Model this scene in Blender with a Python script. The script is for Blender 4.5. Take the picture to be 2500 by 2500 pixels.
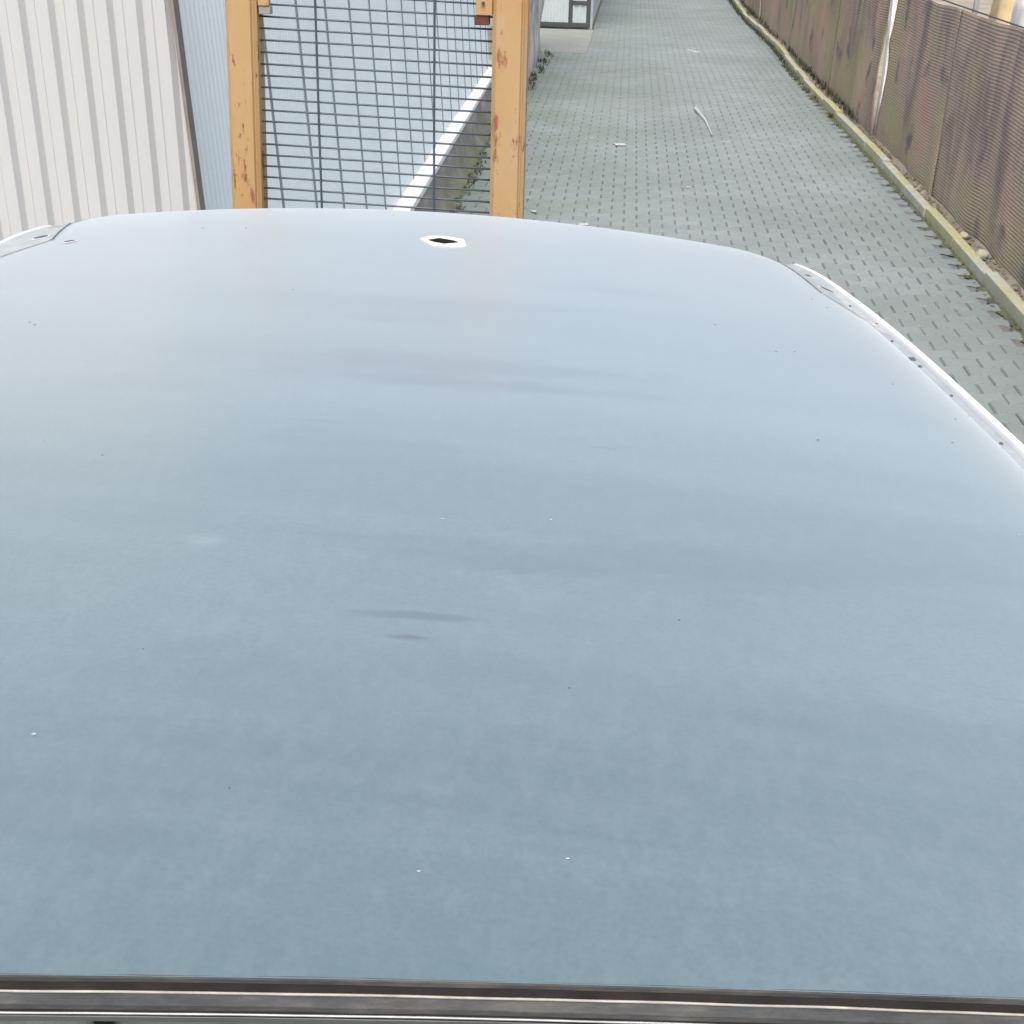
import bpy, bmesh, math, random
import numpy as np
from mathutils import Vector, Matrix, noise

for o in list(bpy.data.objects):
    bpy.data.objects.remove(o, do_unlink=True)
S = bpy.context.scene
COL = S.collection
rnd = random.Random(7)
RAD = math.radians

# ------------------------------------------------------------------ camera
CAM_H = 2.3
F_PX = 3100.0
ROT = Matrix(((0.9958948, -0.05995511, 0.06781549),
              (0.08724788, 0.43623942, -0.89559085),
              (0.02411146, 0.89783103, 0.43967952)))
cam_data = bpy.data.cameras.new('camera')
cam = bpy.data.objects.new('camera', cam_data)
COL.objects.link(cam)
cam.matrix_world = Matrix.Translation((0, 0, CAM_H)) @ ROT.to_4x4()
cam_data.sensor_fit = 'HORIZONTAL'
cam_data.sensor_width = 36
cam_data.lens = 36 * F_PX / 2500
cam_data.clip_start = 0.02
cam_data.clip_end = 500
S.camera = cam

# ------------------------------------------------------------------ light
SUN_EL, SUN_AZ = 60.0, 182.0          # azimuth measured clockwise from +Y (the alley direction)
w = bpy.data.worlds.new('World')
S.world = w
w.use_nodes = True
nt = w.node_tree
bg = nt.nodes['Background']
sky = nt.nodes.new('ShaderNodeTexSky')
sky.sky_type = 'NISHITA'
sky.sun_disc = False
sky.sun_elevation = RAD(SUN_EL)
sky.sun_rotation = RAD(SUN_AZ)
sky.altitude = 100
sky.air_density = 1.0
sky.dust_density = 9.0
sky.ozone_density = 1.0
nt.links.new(sky.outputs[0], bg.inputs[0])
bg.inputs[1].default_value = 0.15
sun_data = bpy.data.lights.new('sun', 'SUN')
sun_data.energy = 0.5
sun_data.angle = RAD(40)
sun_data.color = (1.0, 0.985, 0.95)
sun = bpy.data.objects.new('sun', sun_data)
COL.objects.link(sun)
sd = Vector((math.sin(RAD(SUN_AZ)) * math.cos(RAD(SUN_EL)), math.cos(RAD(SUN_AZ)) * math.cos(RAD(SUN_EL)), math.sin(RAD(SUN_EL))))
sun.rotation_euler = sd.to_track_quat('Z', 'Y').to_euler()
sun.location = (-6, -8, 10)
S.view_settings.view_transform = 'Standard'
S.view_settings.look = 'None'
S.view_settings.exposure = 0.95
S.view_settings.gamma = 1
S.view_settings.use_curve_mapping = False
S.render.engine = 'CYCLES'

# ------------------------------------------------------------------ helpers
def tag(o, label=None, cat=None, group=None, kind=None):
    if label: o['label'] = label
    if cat: o['category'] = cat
    if group: o['group'] = group
    if kind: o['kind'] = kind
    return o

def empty(name, loc=(0, 0, 0), rz=0.0):
    o = bpy.data.objects.new(name, None)
    o.empty_display_size = 0.1
    COL.objects.link(o)
    o.location = loc
    o.rotation_euler = (0, 0, rz)
    return o

def link_mesh(name, me, mat, parent=None, smooth=False):
    o = bpy.data.objects.new(name, me)
    COL.objects.link(o)
    if mat is not None and not me.materials:
        me.materials.append(mat)
    if smooth:
        for p in me.polygons: p.use_smooth = True
    if parent is not None: o.parent = parent
    return o

def mesh_obj(name, verts, faces, mat, parent=None, smooth=False):
    me = bpy.data.meshes.new(name)
    me.from_pydata([tuple(v) for v in verts], [], faces)
    me.update()
    return link_mesh(name, me, mat, parent, smooth)

class MB:
    """collects geometry for one mesh"""
    def __init__(self): self.v = []; self.f = []
    def add(self, verts, faces):
        n = len(self.v)
        self.v += [tuple(p) for p in verts]
        self.f += [tuple(i + n for i in q) for q in faces]
        return self
    def box(self, a, b, M=None, c=0.0):
        x0, y0, z0 = a; x1, y1, z1 = b
        if c <= 0:
            vs = [(x0, y0, z0), (x1, y0, z0), (x1, y1, z0), (x0, y1, z0), (x0, y0, z1), (x1, y0, z1), (x1, y1, z1), (x0, y1, z1)]
            fs = [(0, 3, 2, 1), (4, 5, 6, 7), (0, 1, 5, 4), (1, 2, 6, 5), (2, 3, 7, 6), (3, 0, 4, 7)]
        else:
            bm = bmesh.new()
            bmesh.ops.create_cube(bm, size=1)
            for v in bm.verts:
                v.co = Vector(((x0 + x1) / 2 + v.co.x * (x1 - x0), (y0 + y1) / 2 + v.co.y * (y1 - y0), (z0 + z1) / 2 + v.co.z * (z1 - z0)))
            bmesh.ops.bevel(bm, geom=bm.edges[:], offset=c, segments=2, affect='EDGES', profile=0.5)
            bm.verts.index_update()
            vs = [tuple(v.co) for v in bm.verts]
            fs = [tuple(v.index for v in f.verts) for f in bm.faces]
            bm.free()
        if M is not None: vs = [tuple(M @ Vector(p)) for p in vs]
        return self.add(vs, fs)
    def tube(self, pts, r, seg=8, cap=True):
        pts = [Vector(p) for p in pts]
        vs = []; fs = []
        for i, p in enumerate(pts):
            a = pts[max(i - 1, 0)]; b = pts[min(i + 1, len(pts) - 1)]
            t = (b - a).normalized()
            ref = Vector((0, 0, 1)) if abs(t.z) < 0.9 else Vector((1, 0, 0))
            s = t.cross(ref).normalized(); u = s.cross(t)
            rr = r[i] if isinstance(r, (list, tuple)) else r
            for k in range(seg):
                an = 2 * math.pi * k / seg
                vs.append(p + (s * math.cos(an) + u * math.sin(an)) * rr)
        for i in range(len(pts) - 1):
            for k in range(seg):
                k2 = (k + 1) % seg
                fs.append((i * seg + k, i * seg + k2, (i + 1) * seg + k2, (i + 1) * seg + k))
        if cap:
            fs.append(tuple(range(seg - 1, -1, -1)))
            fs.append(tuple((len(pts) - 1) * seg + k for k in range(seg)))
        return self.add(vs, fs)
    def grid(self, P):
        nu = len(P); nv = len(P[0])
        return self.add([p for row in P for p in row],
                        [(i * nv + j, (i + 1) * nv + j, (i + 1) * nv + j + 1, i * nv + j + 1) for i in range(nu - 1) for j in range(nv - 1)])
    def prism(self, poly, axis, a, b):
        """poly: 2D outline, extruded along axis from a to b"""
        n = len(poly)
        def mk(p, t):
            return {'x': (t, p[0], p[1]), 'y': (p[0], t, p[1]), 'z': (p[0], p[1], t)}[axis]
        vs = [mk(p, a) for p in poly] + [mk(p, b) for p in poly]
        fs = [tuple(range(n)), tuple(range(2 * n - 1, n - 1, -1))] + [(i, i + n, (i + 1) % n + n, (i + 1) % n) for i in range(n)]
        return self.add(vs, fs)
    def build(self, name, mat, parent=None, smooth=False, fix=False):
        o = mesh_obj(name, self.v, self.f, mat, parent, smooth)
        if fix:
            bm = bmesh.new(); bm.from_mesh(o.data)
            bmesh.ops.recalc_face_normals(bm, faces=bm.faces[:])
            bm.to_mesh(o.data); bm.free()
        return o

# ------------------------------------------------------------------ materials
class N:
    def __init__(self, name, rough=0.6, metal=0.0, color=(0.5, 0.5, 0.5)):
        self.m = bpy.data.materials.new(name); self.m.use_nodes = True
        self.t = self.m.node_tree; self.b = self.t.nodes['Principled BSDF']
        self.b.inputs['Roughness'].default_value = rough
        self.b.inputs['Metallic'].default_value = metal
        self.b.inputs['Base Color'].default_value = (*color, 1)
        self._pos = None
    def n(self, ty, **kw):
        q = self.t.nodes.new(ty)
        for k, v in kw.items(): setattr(q, k, v)
        return q
    def lk(self, a, b): self.t.links.new(a, b)
    def pos(self, scale=(1, 1, 1), obj=False):
        if obj:
            src = self.n('ShaderNodeTexCoord').outputs['Object']
        else:
            src = self.n('ShaderNodeNewGeometry').outputs['Position']
        mp = self.n('ShaderNodeMapping'); mp.inputs['Scale'].default_value = scale
        self.lk(src, mp.inputs[0]); return mp.outputs[0]
    def noise(self, scale, detail=4, rough=0.55, vec=None, stretch=(1, 1, 1), obj=False, dist=0.0):
        q = self.n('ShaderNodeTexNoise'); q.inputs['Scale'].default_value = scale
        q.inputs['Detail'].default_value = detail; q.inputs['Roughness'].default_value = rough
        q.inputs['Distortion'].default_value = dist
        self.lk(vec or self.pos(stretch, obj), q.inputs['Vector']); return q.outputs['Fac']
    def ramp(self, fac, stops):
        q = self.n('ShaderNodeValToRGB'); e = q.color_ramp.elements
        while len(e) > 1: e.remove(e[-1])
        e[0].position = stops[0][0]; e[0].color = (*stops[0][1], 1) if not isinstance(stops[0][1], (int, float)) else (stops[0][1],) * 3 + (1,)
        for p, c in stops[1:]:
            x = e.new(p); x.color = (*c, 1) if not isinstance(c, (int, float)) else (c, c, c, 1)
        self.lk(fac, q.inputs[0]); return q.outputs[0]
    def mix(self, fac, a, b, mode='MIX'):
        q = self.n('ShaderNodeMix', data_type='RGBA', blend_type=mode)
        for i, x in ((0, fac), (6, a), (7, b)):
            if isinstance(x, (int, float)): q.inputs[i].default_value = x
            elif isinstance(x, tuple): q.inputs[i].default_value = (*x, 1)
            else: self.lk(x, q.inputs[i])
        return q.outputs[2]
    def math(self, op, a, b=0.5):
        q = self.n('ShaderNodeMath', operation=op)
        for i, x in enumerate((a, b)):
            if isinstance(x, (int, float)): q.inputs[i].default_value = x
            else: self.lk(x, q.inputs[i])
        return q.outputs[0]
    def col(self, c): self.lk(c, self.b.inputs['Base Color'])
    def rough(self, c): self.lk(c, self.b.inputs['Roughness'])
    def bump(self, h, strength=0.3, dist=0.01):
        q = self.n('ShaderNodeBump'); q.inputs['Strength'].default_value = strength; q.inputs['Distance'].default_value = dist
        self.lk(h, q.inputs['Height']); self.lk(q.outputs[0], self.b.inputs['Normal'])

def simple(name, color, rough=0.6, metal=0.0, var=0.12, scale=12, bump=0.0):
    a = N(name, rough, metal)
    f = a.noise(scale, 5, 0.6, obj=True)
    lo = tuple(c * (1 - var) for c in color); hi = tuple(min(1, c * (1 + var)) for c in color)
    a.col(a.ramp(f, [(0.3, lo), (0.7, hi)]))
    if bump: a.bump(a.noise(scale * 6, 4, obj=True), bump, 0.004)
    return a.m

def mat_paver():
    a = N('paver_concrete', 0.85)
    wn = a.n('ShaderNodeAttribute'); wn.attribute_name = 'tone'
    base = a.ramp(wn.outputs['Fac'], [(0.0, (0.171, 0.209, 0.216)), (0.5, (0.188, 0.228, 0.235)), (1.0, (0.208, 0.247, 0.255))])
    big = a.noise(0.55, 4, 0.6)
    base = a.mix(a.ramp(big, [(0.38, 0.0), (0.66, 0.8)]), base, (0.139, 0.174, 0.173))
    alg = a.noise(0.9, 5, 0.65)
    sx = a.n('ShaderNodeSeparateXYZ'); a.lk(a.n('ShaderNodeNewGeometry').outputs['Position'], sx.inputs[0])
    left = a.n('ShaderNodeMapRange'); left.inputs[1].default_value = 0.9; left.inputs[2].default_value = -1.4
    a.lk(sx.outputs[0], left.inputs[0])
    k = a.math('MULTIPLY', a.ramp(alg, [(0.36, 0.0), (0.58, 0.95)]), left.outputs[0])
    base = a.mix(k, base, (0.126, 0.174, 0.144))
    fine = a.noise(160, 3, 0.7)
    base = a.mix(a.ramp(fine, [(0.35, 0.28), (0.65, 0.0)]), base, (0.101, 0.126, 0.129))
    pale = a.noise(2.3, 5, 0.75)
    base = a.mix(a.ramp(pale, [(0.62, 0.0), (0.74, 0.6)]), base, (0.297, 0.356, 0.355))
    a.col(base); a.bump(fine, 0.35, 0.003)
    return a.m

def mat_joint():
    a = N('joint_sand', 0.95)
    f = a.noise(1.3, 5, 0.6)
    a.col(a.ramp(f, [(0.35, (0.093, 0.102, 0.094)), (0.65, (0.162, 0.170, 0.160))]))
    return a.m

def mat_ground():
    a = N('bare_ground', 0.95)
    f = a.noise(1.1, 8, 0.7)
    a.col(a.ramp(f, [(0.3, (0.15, 0.13, 0.10)), (0.5, (0.23, 0.21, 0.17)), (0.7, (0.30, 0.29, 0.25))]))
    a.bump(a.noise(30, 5), 0.5, 0.02)
    return a.m

def mat_paint():
    a = N('silver_blue_car_paint', 0.33, 0.25)
    big = a.noise(2.2, 3, 0.5, stretch=(0.35, 1.6, 1))
    c = a.ramp(big, [(0.3, (0.065, 0.114, 0.132)), (0.7, (0.081, 0.141, 0.158))])
    # dust film: matt, a little paler, wiped off in streaks across the roof
    wipe = a.noise(3.0, 6, 0.62, stretch=(0.25, 2.2, 1), dist=0.6)
    dust = a.ramp(wipe, [(0.36, 0.62), (0.62, 0.0)])
    c = a.mix(dust, c, (0.126, 0.194, 0.207))
    fine = a.noise(240, 2, 0.6)
    c = a.mix(a.ramp(fine, [(0.36, 0.30), (0.62, 0.0)]), c, (0.049, 0.082, 0.094))
    # sparse specks: dark chips and pale droppings
    for sc, th, cc, seed in ((11, 0.040, (0.057, 0.077, 0.084), 0.0),):
        v = a.n('ShaderNodeTexVoronoi'); v.inputs['Scale'].default_value = sc
        mp = a.n('ShaderNodeMapping'); mp.inputs['Location'].default_value = (seed, seed, 0); mp.inputs['Scale'].default_value = (1, 1, 0)
        a.lk(a.n('ShaderNodeNewGeometry').outputs['Position'], mp.inputs[0]); a.lk(mp.outputs[0], v.inputs['Vector'])
        rad = a.math('MULTIPLY', a.ramp(v.outputs['Color'], [(0.45, 0.0), (1.0, 1.0)]), th)
        c = a.mix(a.math('LESS_THAN', v.outputs['Distance'], rad), c, cc)
    scr = a.noise(5.0, 7, 0.7, stretch=(0.22, 5.0, 1), dist=1.2)
    c = a.mix(a.ramp(scr, [(0.63, 0.0), (0.69, 0.35)]), c, (0.047, 0.076, 0.089))
    gr = a.noise(70, 3, 0.7, stretch=(1, 0.55, 1))
    c = a.mix(a.ramp(gr, [(0.45, 0.0), (0.65, 0.12)]), c, (0.189, 0.255, 0.267))
    co = a.n('ShaderNodeTexCoord').outputs['Object']
    wob = a.n('ShaderNodeTexNoise'); wob.inputs['Scale'].default_value = 13.0; wob.inputs['Detail'].default_value = 9; wob.inputs['Roughness'].default_value = 0.68
    mpw = a.n('ShaderNodeMapping'); mpw.inputs['Scale'].default_value = (0.5, 1.6, 1); a.lk(co, mpw.inputs[0]); a.lk(mpw.outputs[0], wob.inputs['Vector'])
    for (sx_, sy_, rx_, ry_, k_, cc) in ((0.05, 0.885, 0.28, 0.045, 0.60, 0), (0.10, 0.825, 0.26, 0.022, 0.65, 0), (-0.02, 0.655, 0.20, 0.030, 0.4, 0), (0.03, 0.343, 0.05, 0.006, 0.7, 0),
                                        (0.26, 1.262, 0.12, 0.022, 0.8, 0), (-0.15, 0.447, 0.030, 0.014, 0.30, 1), (-0.03, 1.05, 0.13, 0.014, 0.45, 0),
                                        (0.19, 0.669, 0.028, 0.004, 0.8, 0), (-0.09, 0.70, 0.05, 0.004, 0.7, 0), (0.27, 0.45, 0.30, 0.05, 0.35, 0), (-0.30, 0.80, 0.16, 0.03, 0.35, 0), (0.02, 0.315, 0.02, 0.004, 0.8, 0)):
        mp = a.n('ShaderNodeMapping'); mp.vector_type = 'TEXTURE'
        mp.inputs['Location'].default_value = (sx_, sy_, 1.80); mp.inputs['Scale'].default_value = (rx_, ry_, 0.3); mp.inputs['Rotation'].default_value = (0, 0, -0.06 + 0.1 * sx_)
        a.lk(co, mp.inputs[0])
        ln = a.n('ShaderNodeVectorMath', operation='LENGTH'); a.lk(mp.outputs[0], ln.inputs[0])
        dd = a.math('ADD', ln.outputs['Value'], a.math('MULTIPLY', a.math('SUBTRACT', wob.outputs['Fac'], 0.5), 3.4))
        c = a.mix(a.ramp(dd, [(0.25, k_), (1.0, 0.0)]), c, (0.047, 0.074, 0.089) if cc == 0 else (0.273, 0.317, 0.330))
    a.col(c)
    r = a.n('ShaderNodeMapRange'); a.lk(wipe, r.inputs[0])
    r.inputs[1].default_value = 0.35; r.inputs[2].default_value = 0.65; r.inputs[3].default_value = 0.44; r.inputs[4].default_value = 0.34
    a.rough(r.outputs[0])
    a.b.inputs['Coat Weight'].default_value = 1.0
    a.b.inputs['Coat Roughness'].default_value = 0.30
    a.b.inputs['Coat IOR'].default_value = 1.6
    a.b.inputs['Sheen Weight'].default_value = 0.8
    a.b.inputs['Sheen Roughness'].default_value = 0.5
    a.b.inputs['Sheen Tint'].default_value = (0.87, 0.96, 1.0, 1)
    a.bump(a.noise(90, 3, 0.6), 0.04, 0.002)
    return a.m

def mat_orange():
    a = N('orange_machine_paint', 0.5)
    f = a.noise(5, 5, 0.6, stretch=(1, 1, 0.4))
    c = a.ramp(f, [(0.3, (0.364, 0.229, 0.097)), (0.55, (0.384, 0.266, 0.138)), (0.75, (0.371, 0.281, 0.171))])
    rust = a.noise(16, 8, 0.72, stretch=(1, 1, 0.33))
    c = a.mix(a.ramp(rust, [(0.585, 0.0), (0.625, 0.9)]), c, (0.126, 0.048, 0.024))
    r2 = a.noise(7.5, 9, 0.7, stretch=(1, 1, 0.30))
    c = a.mix(a.ramp(r2, [(0.60, 0.0), (0.64, 0.9)]), c, (0.21, 0.060, 0.040))
    old = a.noise(2.1, 4, 0.6)
    c = a.mix(a.ramp(old, [(0.55, 0.0), (0.68, 0.7)]), c, (0.384, 0.193, 0.036))
    a.col(c); a.rough(a.ramp(rust, [(0.5, 0.45), (0.62, 0.85)]))
    a.bump(rust, 0.12, 0.003)
    return a.m

def mat_white_sheet():
    a = N('white_sheet_steel', 0.45)
    f = a.noise(1.6, 5, 0.6, stretch=(1, 1, 0.3))
    c = a.ramp(f, [(0.3, (0.414, 0.440, 0.456)), (0.7, (0.451, 0.479, 0.501))])
    d = a.noise(22, 8, 0.75, stretch=(1, 1, 0.35))
    c = a.mix(a.ramp(d, [(0.70, 0.0), (0.76, 0.6)]), c, (0.207, 0.208, 0.202))
    a.col(c); return a.m

def mat_blue_panel():
    a = N('pale_blue_panel', 0.42)
    f = a.noise(1.2, 5, 0.6, stretch=(1, 1, 0.3))
    a.col(a.ramp(f, [(0.3, (0.732, 0.850, 0.894)), (0.7, (0.814, 0.925, 0.955))]))
    return a.m

def mat_plinth():
    a = N('old_concrete', 0.92)
    f = a.noise(4.5, 8, 0.7)
    c = a.ramp(f, [(0.28, (0.17, 0.17, 0.155)), (0.5, (0.30, 0.295, 0.28)), (0.72, (0.42, 0.41, 0.39))])
    g = a.noise(2.0, 5, 0.65)
    sx = a.n('ShaderNodeSeparateXYZ'); a.lk(a.n('ShaderNodeNewGeometry').outputs['Position'], sx.inputs[0])
    low = a.n('ShaderNodeMapRange'); low.inputs[1].default_value = 0.34; low.inputs[2].default_value = 0.0
    a.lk(sx.outputs[2], low.inputs[0])
    c = a.mix(a.math('MULTIPLY', a.ramp(g, [(0.25, 0.5), (0.5, 1.0)]), low.outputs[0]), c, (0.10, 0.115, 0.07))
    a.col(c); a.bump(f, 0.6, 0.02); return a.m

def mat_plaster():
    a = N('peeling_plaster', 0.92)
    f = a.noise(3.2, 8, 0.7, stretch=(1, 1, 0.35))
    a.col(a.ramp(f, [(0.3, (0.19, 0.17, 0.14)), (0.46, (0.36, 0.35, 0.32)), (0.6, (0.50, 0.53, 0.54)), (0.75, (0.33, 0.27, 0.21))]))
    a.bump(f, 0.7, 0.02); return a.m

def mat_kerb():
    a = N('kerb_concrete', 0.9)
    f = a.noise(6, 6, 0.65)
    c = a.ramp(f, [(0.3, (0.289, 0.307, 0.254)), (0.7, (0.394, 0.418, 0.356))])
    l = a.noise(0.85, 5, 0.6, stretch=(1, 1, 1))
    c = a.mix(a.ramp(l, [(0.46, 0.0), (0.62, 0.75)]), c, (0.354, 0.341, 0.115))
    a.col(c); a.bump(a.noise(70, 4), 0.4, 0.005); return a.m

def mat_net():
    a = N('brown_shade_net', 0.95)
    f = a.noise(2.1, 6, 0.62, stretch=(1, 1.0, 0.28), dist=0.5)
    c = a.ramp(f, [(0.26, (0.137, 0.116, 0.116)), (0.42, (0.279, 0.202, 0.170)), (0.50, (0.344, 0.277, 0.209)), (0.58, (0.375, 0.247, 0.200)), (0.76, (0.480, 0.374, 0.298))])
    g = a.noise(0.9, 4, 0.55)
    c = a.mix(a.ramp(g, [(0.46, 0.0), (0.62, 0.85)]), c, (0.319, 0.292, 0.157))
    sx = a.n('ShaderNodeSeparateXYZ'); a.lk(a.n('ShaderNodeNewGeometry').outputs['Position'], sx.inputs[0])
    low = a.n('ShaderNodeMapRange'); low.inputs[1].default_value = 0.42; low.inputs[2].default_value = 0.02
    a.lk(sx.outputs[2], low.inputs[0])
    c = a.mix(a.math('MULTIPLY', low.outputs[0], a.ramp(a.noise(3.5, 5), [(0.35, 0.2), (0.6, 0.95)])), c, (0.271, 0.247, 0.193))
    hol = a.noise(1.9, 3, 0.5, stretch=(1, 1.0, 1.3))
    c = a.mix(a.ramp(hol, [(0.60, 0.0), (0.70, 0.8)]), c, (0.095, 0.089, 0.103))
    a.col(c)
    return a.m

M = {}
M['paver'] = mat_paver(); M['joint'] = mat_joint(); M['ground'] = mat_ground(); M['paint'] = mat_paint()
M['orange'] = mat_orange(); M['white_sheet'] = mat_white_sheet(); M['blue'] = mat_blue_panel(); M['plinth'] = mat_plinth()
M['plaster'] = mat_plaster(); M['kerb'] = mat_kerb(); M['net'] = mat_net()
M['flash'] = simple('white_flashing', (0.80, 0.80, 0.79), 0.4, 0, 0.06, 6)
M['lip'] = simple('white_channel_lip', (0.60, 0.63, 0.65), 0.35, 0, 0.05, 8)
M['channel'] = simple('grey_channel_sealer', (0.25, 0.29, 0.32), 0.6, 0, 0.12, 20)
M['primer'] = simple('white_bare_patch', (0.50, 0.52, 0.52), 0.6, 0, 0.12, 60)
M['plate'] = simple('dull_grey_white_plate', (0.29, 0.33, 0.345), 0.5, 0, 0.15, 30)
M['dark'] = simple('dark_hollow', (0.02, 0.022, 0.025), 0.8, 0, 0.2, 20)
M['slot'] = simple('dark_slot', (0.09, 0.105, 0.115), 0.8, 0, 0.2, 20)
M['rubber'] = simple('black_rubber', (0.016, 0.015, 0.015), 0.95, 0, 0.3, 30, 0.2)
M['wire'] = simple('dark_blue_grey_wire', (0.06, 0.085, 0.11), 0.5, 0.2, 0.2, 30)
M['steel'] = simple('dark_steel', (0.07, 0.075, 0.08), 0.55, 0.4, 0.2, 20)
M['grey_steel'] = simple('grey_bare_steel', (0.33, 0.34, 0.34), 0.5, 0.5, 0.2, 20)
M['rail'] = None
M['stone'] = simple('pale_fieldstone', (0.36, 0.35, 0.28), 0.9, 0, 0.2, 14)
M['post'] = simple('whitewashed_post', (0.66, 0.655, 0.64), 0.9, 0, 0.22, 9, 0.5)
M['seat'] = simple('grey_seat_fabric', (0.20, 0.23, 0.225), 0.9, 0, 0.2, 25, 0.3)
M['trim'] = simple('grey_trim', (0.17, 0.19, 0.19), 0.6, 0, 0.15, 20)
M['tyre'] = simple('tyre_rubber', (0.03, 0.03, 0.03), 0.85, 0, 0.2, 20)
M['bag'] = simple('white_woven_bag', (0.62, 0.63, 0.62), 0.85, 0, 0.15, 5, 0.4)
M['yellow'] = simple('yellowish_bag', (0.50, 0.42, 0.24), 0.85, 0, 0.15, 5, 0.4)
M['paper'] = simple('pale_litter', (0.33, 0.35, 0.35), 0.8, 0, 0.08, 40)
M['slab'] = simple('smooth_concrete', (0.185, 0.205, 0.195), 0.9, 0, 0.12, 1.5, 0.2)
M['leaf'] = simple('weed_leaf', (0.045, 0.056, 0.028), 0.8, 0, 0.35, 3)
M['moss'] = simple('dark_moss', (0.075, 0.085, 0.05), 0.95, 0, 0.4, 4)
M['dry'] = simple('dry_litter', (0.16, 0.14, 0.10), 0.95, 0, 0.35, 5)
M['gate'] = simple('pale_gate_sheet', (0.40, 0.46, 0.49), 0.5, 0, 0.08, 4)
def mat_rail():
    a = N('weathered_grey_edge', 0.8)
    f = a.noise(45, 8, 0.72, stretch=(0.25, 1, 1), obj=True)
    c = a.ramp(f, [(0.3, (0.022, 0.026, 0.029)), (0.5, (0.053, 0.058, 0.061)), (0.68, (0.105, 0.106, 0.095))])
    a.col(c); a.bump(f, 0.4, 0.001); return a.m
M['rail'] = mat_rail()
def mat_glass():
    a = N('tinted_glass', 0.05, 0, (0.05, 0.06, 0.06)); a.b.inputs['Transmission Weight'].default_value = 0.6; return a.m
M['glass'] = mat_glass()
for k_ in ('rubber', 'rail', 'dark', 'slot'):
    M[k_].node_tree.nodes['Principled BSDF'].inputs['Specular IOR Level'].default_value = 0.12

# ------------------------------------------------------------------ the setting
def gridplane(name, x0, x1, y0, y1, z, mat, nx=2, ny=2):
    b = MB()
    b.grid([[(x0 + (x1 - x0) * i / (nx - 1), y0 + (y1 - y0) * j / (ny - 1), z) for j in range(ny)] for i in range(nx)])
    return b.build(name, mat)
g = gridplane('ground', -150, 150, -100, 250, -0.03, M['ground'])
tag(g, 'bare brown earth around the alley', 'ground', kind='structure')

paving = gridplane('paving', -7.0, 2.50, -6.0, 60.0, -0.012, M['joint'])
tag(paving, 'grey concrete block paving of the sloping alley', 'paving', kind='structure')

X0, X1 = -1.40, 2.46
PX, PY = 0.200, 0.140          # block pitch across and along the alley
WW, WN = 0.0825, 0.0575        # half widths of the broad ends and of the waist

def paver_geo(rng):
    """waisted (bone shaped) paving block that locks into the rows before and behind it"""
    g = 0.0022; b = 0.0055 + rng.random() * 0.002
    hx = 0.100
    def outline(k):
        return [(-hx + k, -WW + k), (-0.052 - k * .3, -WW + k), (-0.048 + 0.02 - k * .3, -WN + k), (0.048 - 0.02 + k * .3, -WN + k), (0.052 + k * .3, -WW + k), (hx - k, -WW + k),
                (hx - k, WW - k), (0.052 + k * .3, WW - k), (0.028 + k * .3, WN - k), (-0.028 - k * .3, WN - k), (-0.052 - k * .3, WW - k), (-hx + k, WW - k)]
    lo = outline(g); hi = outline(g + b)
    n = 12
    vs = [(x, y, -0.010) for x, y in lo] + [(x, y, 0.0) for x, y in hi]
    fs = [(12, 13, 22, 23), (13, 14, 21, 22), (14, 15, 20, 21), (15, 16, 19, 20), (16, 17, 18, 19)]
    fs += [(i, (i + 1) % n, (i + 1) % n + n, i + n) for i in range(n)]
    return vs, fs

def set_tone(me, vals):
    at_ = me.attributes.new('tone', 'FLOAT', 'FACE'); at_.data.foreach_set('value', vals)

NV = 10
VAR = [paver_geo(random.Random(i)) for i in range(NV)]
VAR_ME = []
for i, (vs, fs) in enumerate(VAR):
    me = bpy.data.meshes.new('paver'); me.from_pydata(vs, [], fs); me.update(); me.materials.append(M['paver']); VAR_ME.append(me)
    set_tone(me, [(i + 0.5) / NV] * len(fs))

CAMI = ROT.transposed()
def project(p):
    c = CAMI @ (Vector(p) - Vector((0, 0, CAM_H)))
    if c.z > -0.1: return None
    return 1250 + F_PX * c.x / -c.z, 1250 - F_PX * c.y / -c.z, -c.z

ROOF_LINE = [(1280, 555), (1500, 572), (1700, 598), (1880, 632), (1960, 645), (2050, 690), (2150, 760), (2250, 845), (2350, 940), (2450, 1035), (2500, 1090)]
def hidden_by_roof(x, y):
    if x <= ROOF_LINE[0][0]: return True
    for a, b in zip(ROOF_LINE[:-1], ROOF_LINE[1:]):
        if a[0] <= x <= b[0]:
            return y > a[1] + (b[1] - a[1]) * (x - a[0]) / (b[0] - a[0])
    return True

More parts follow.
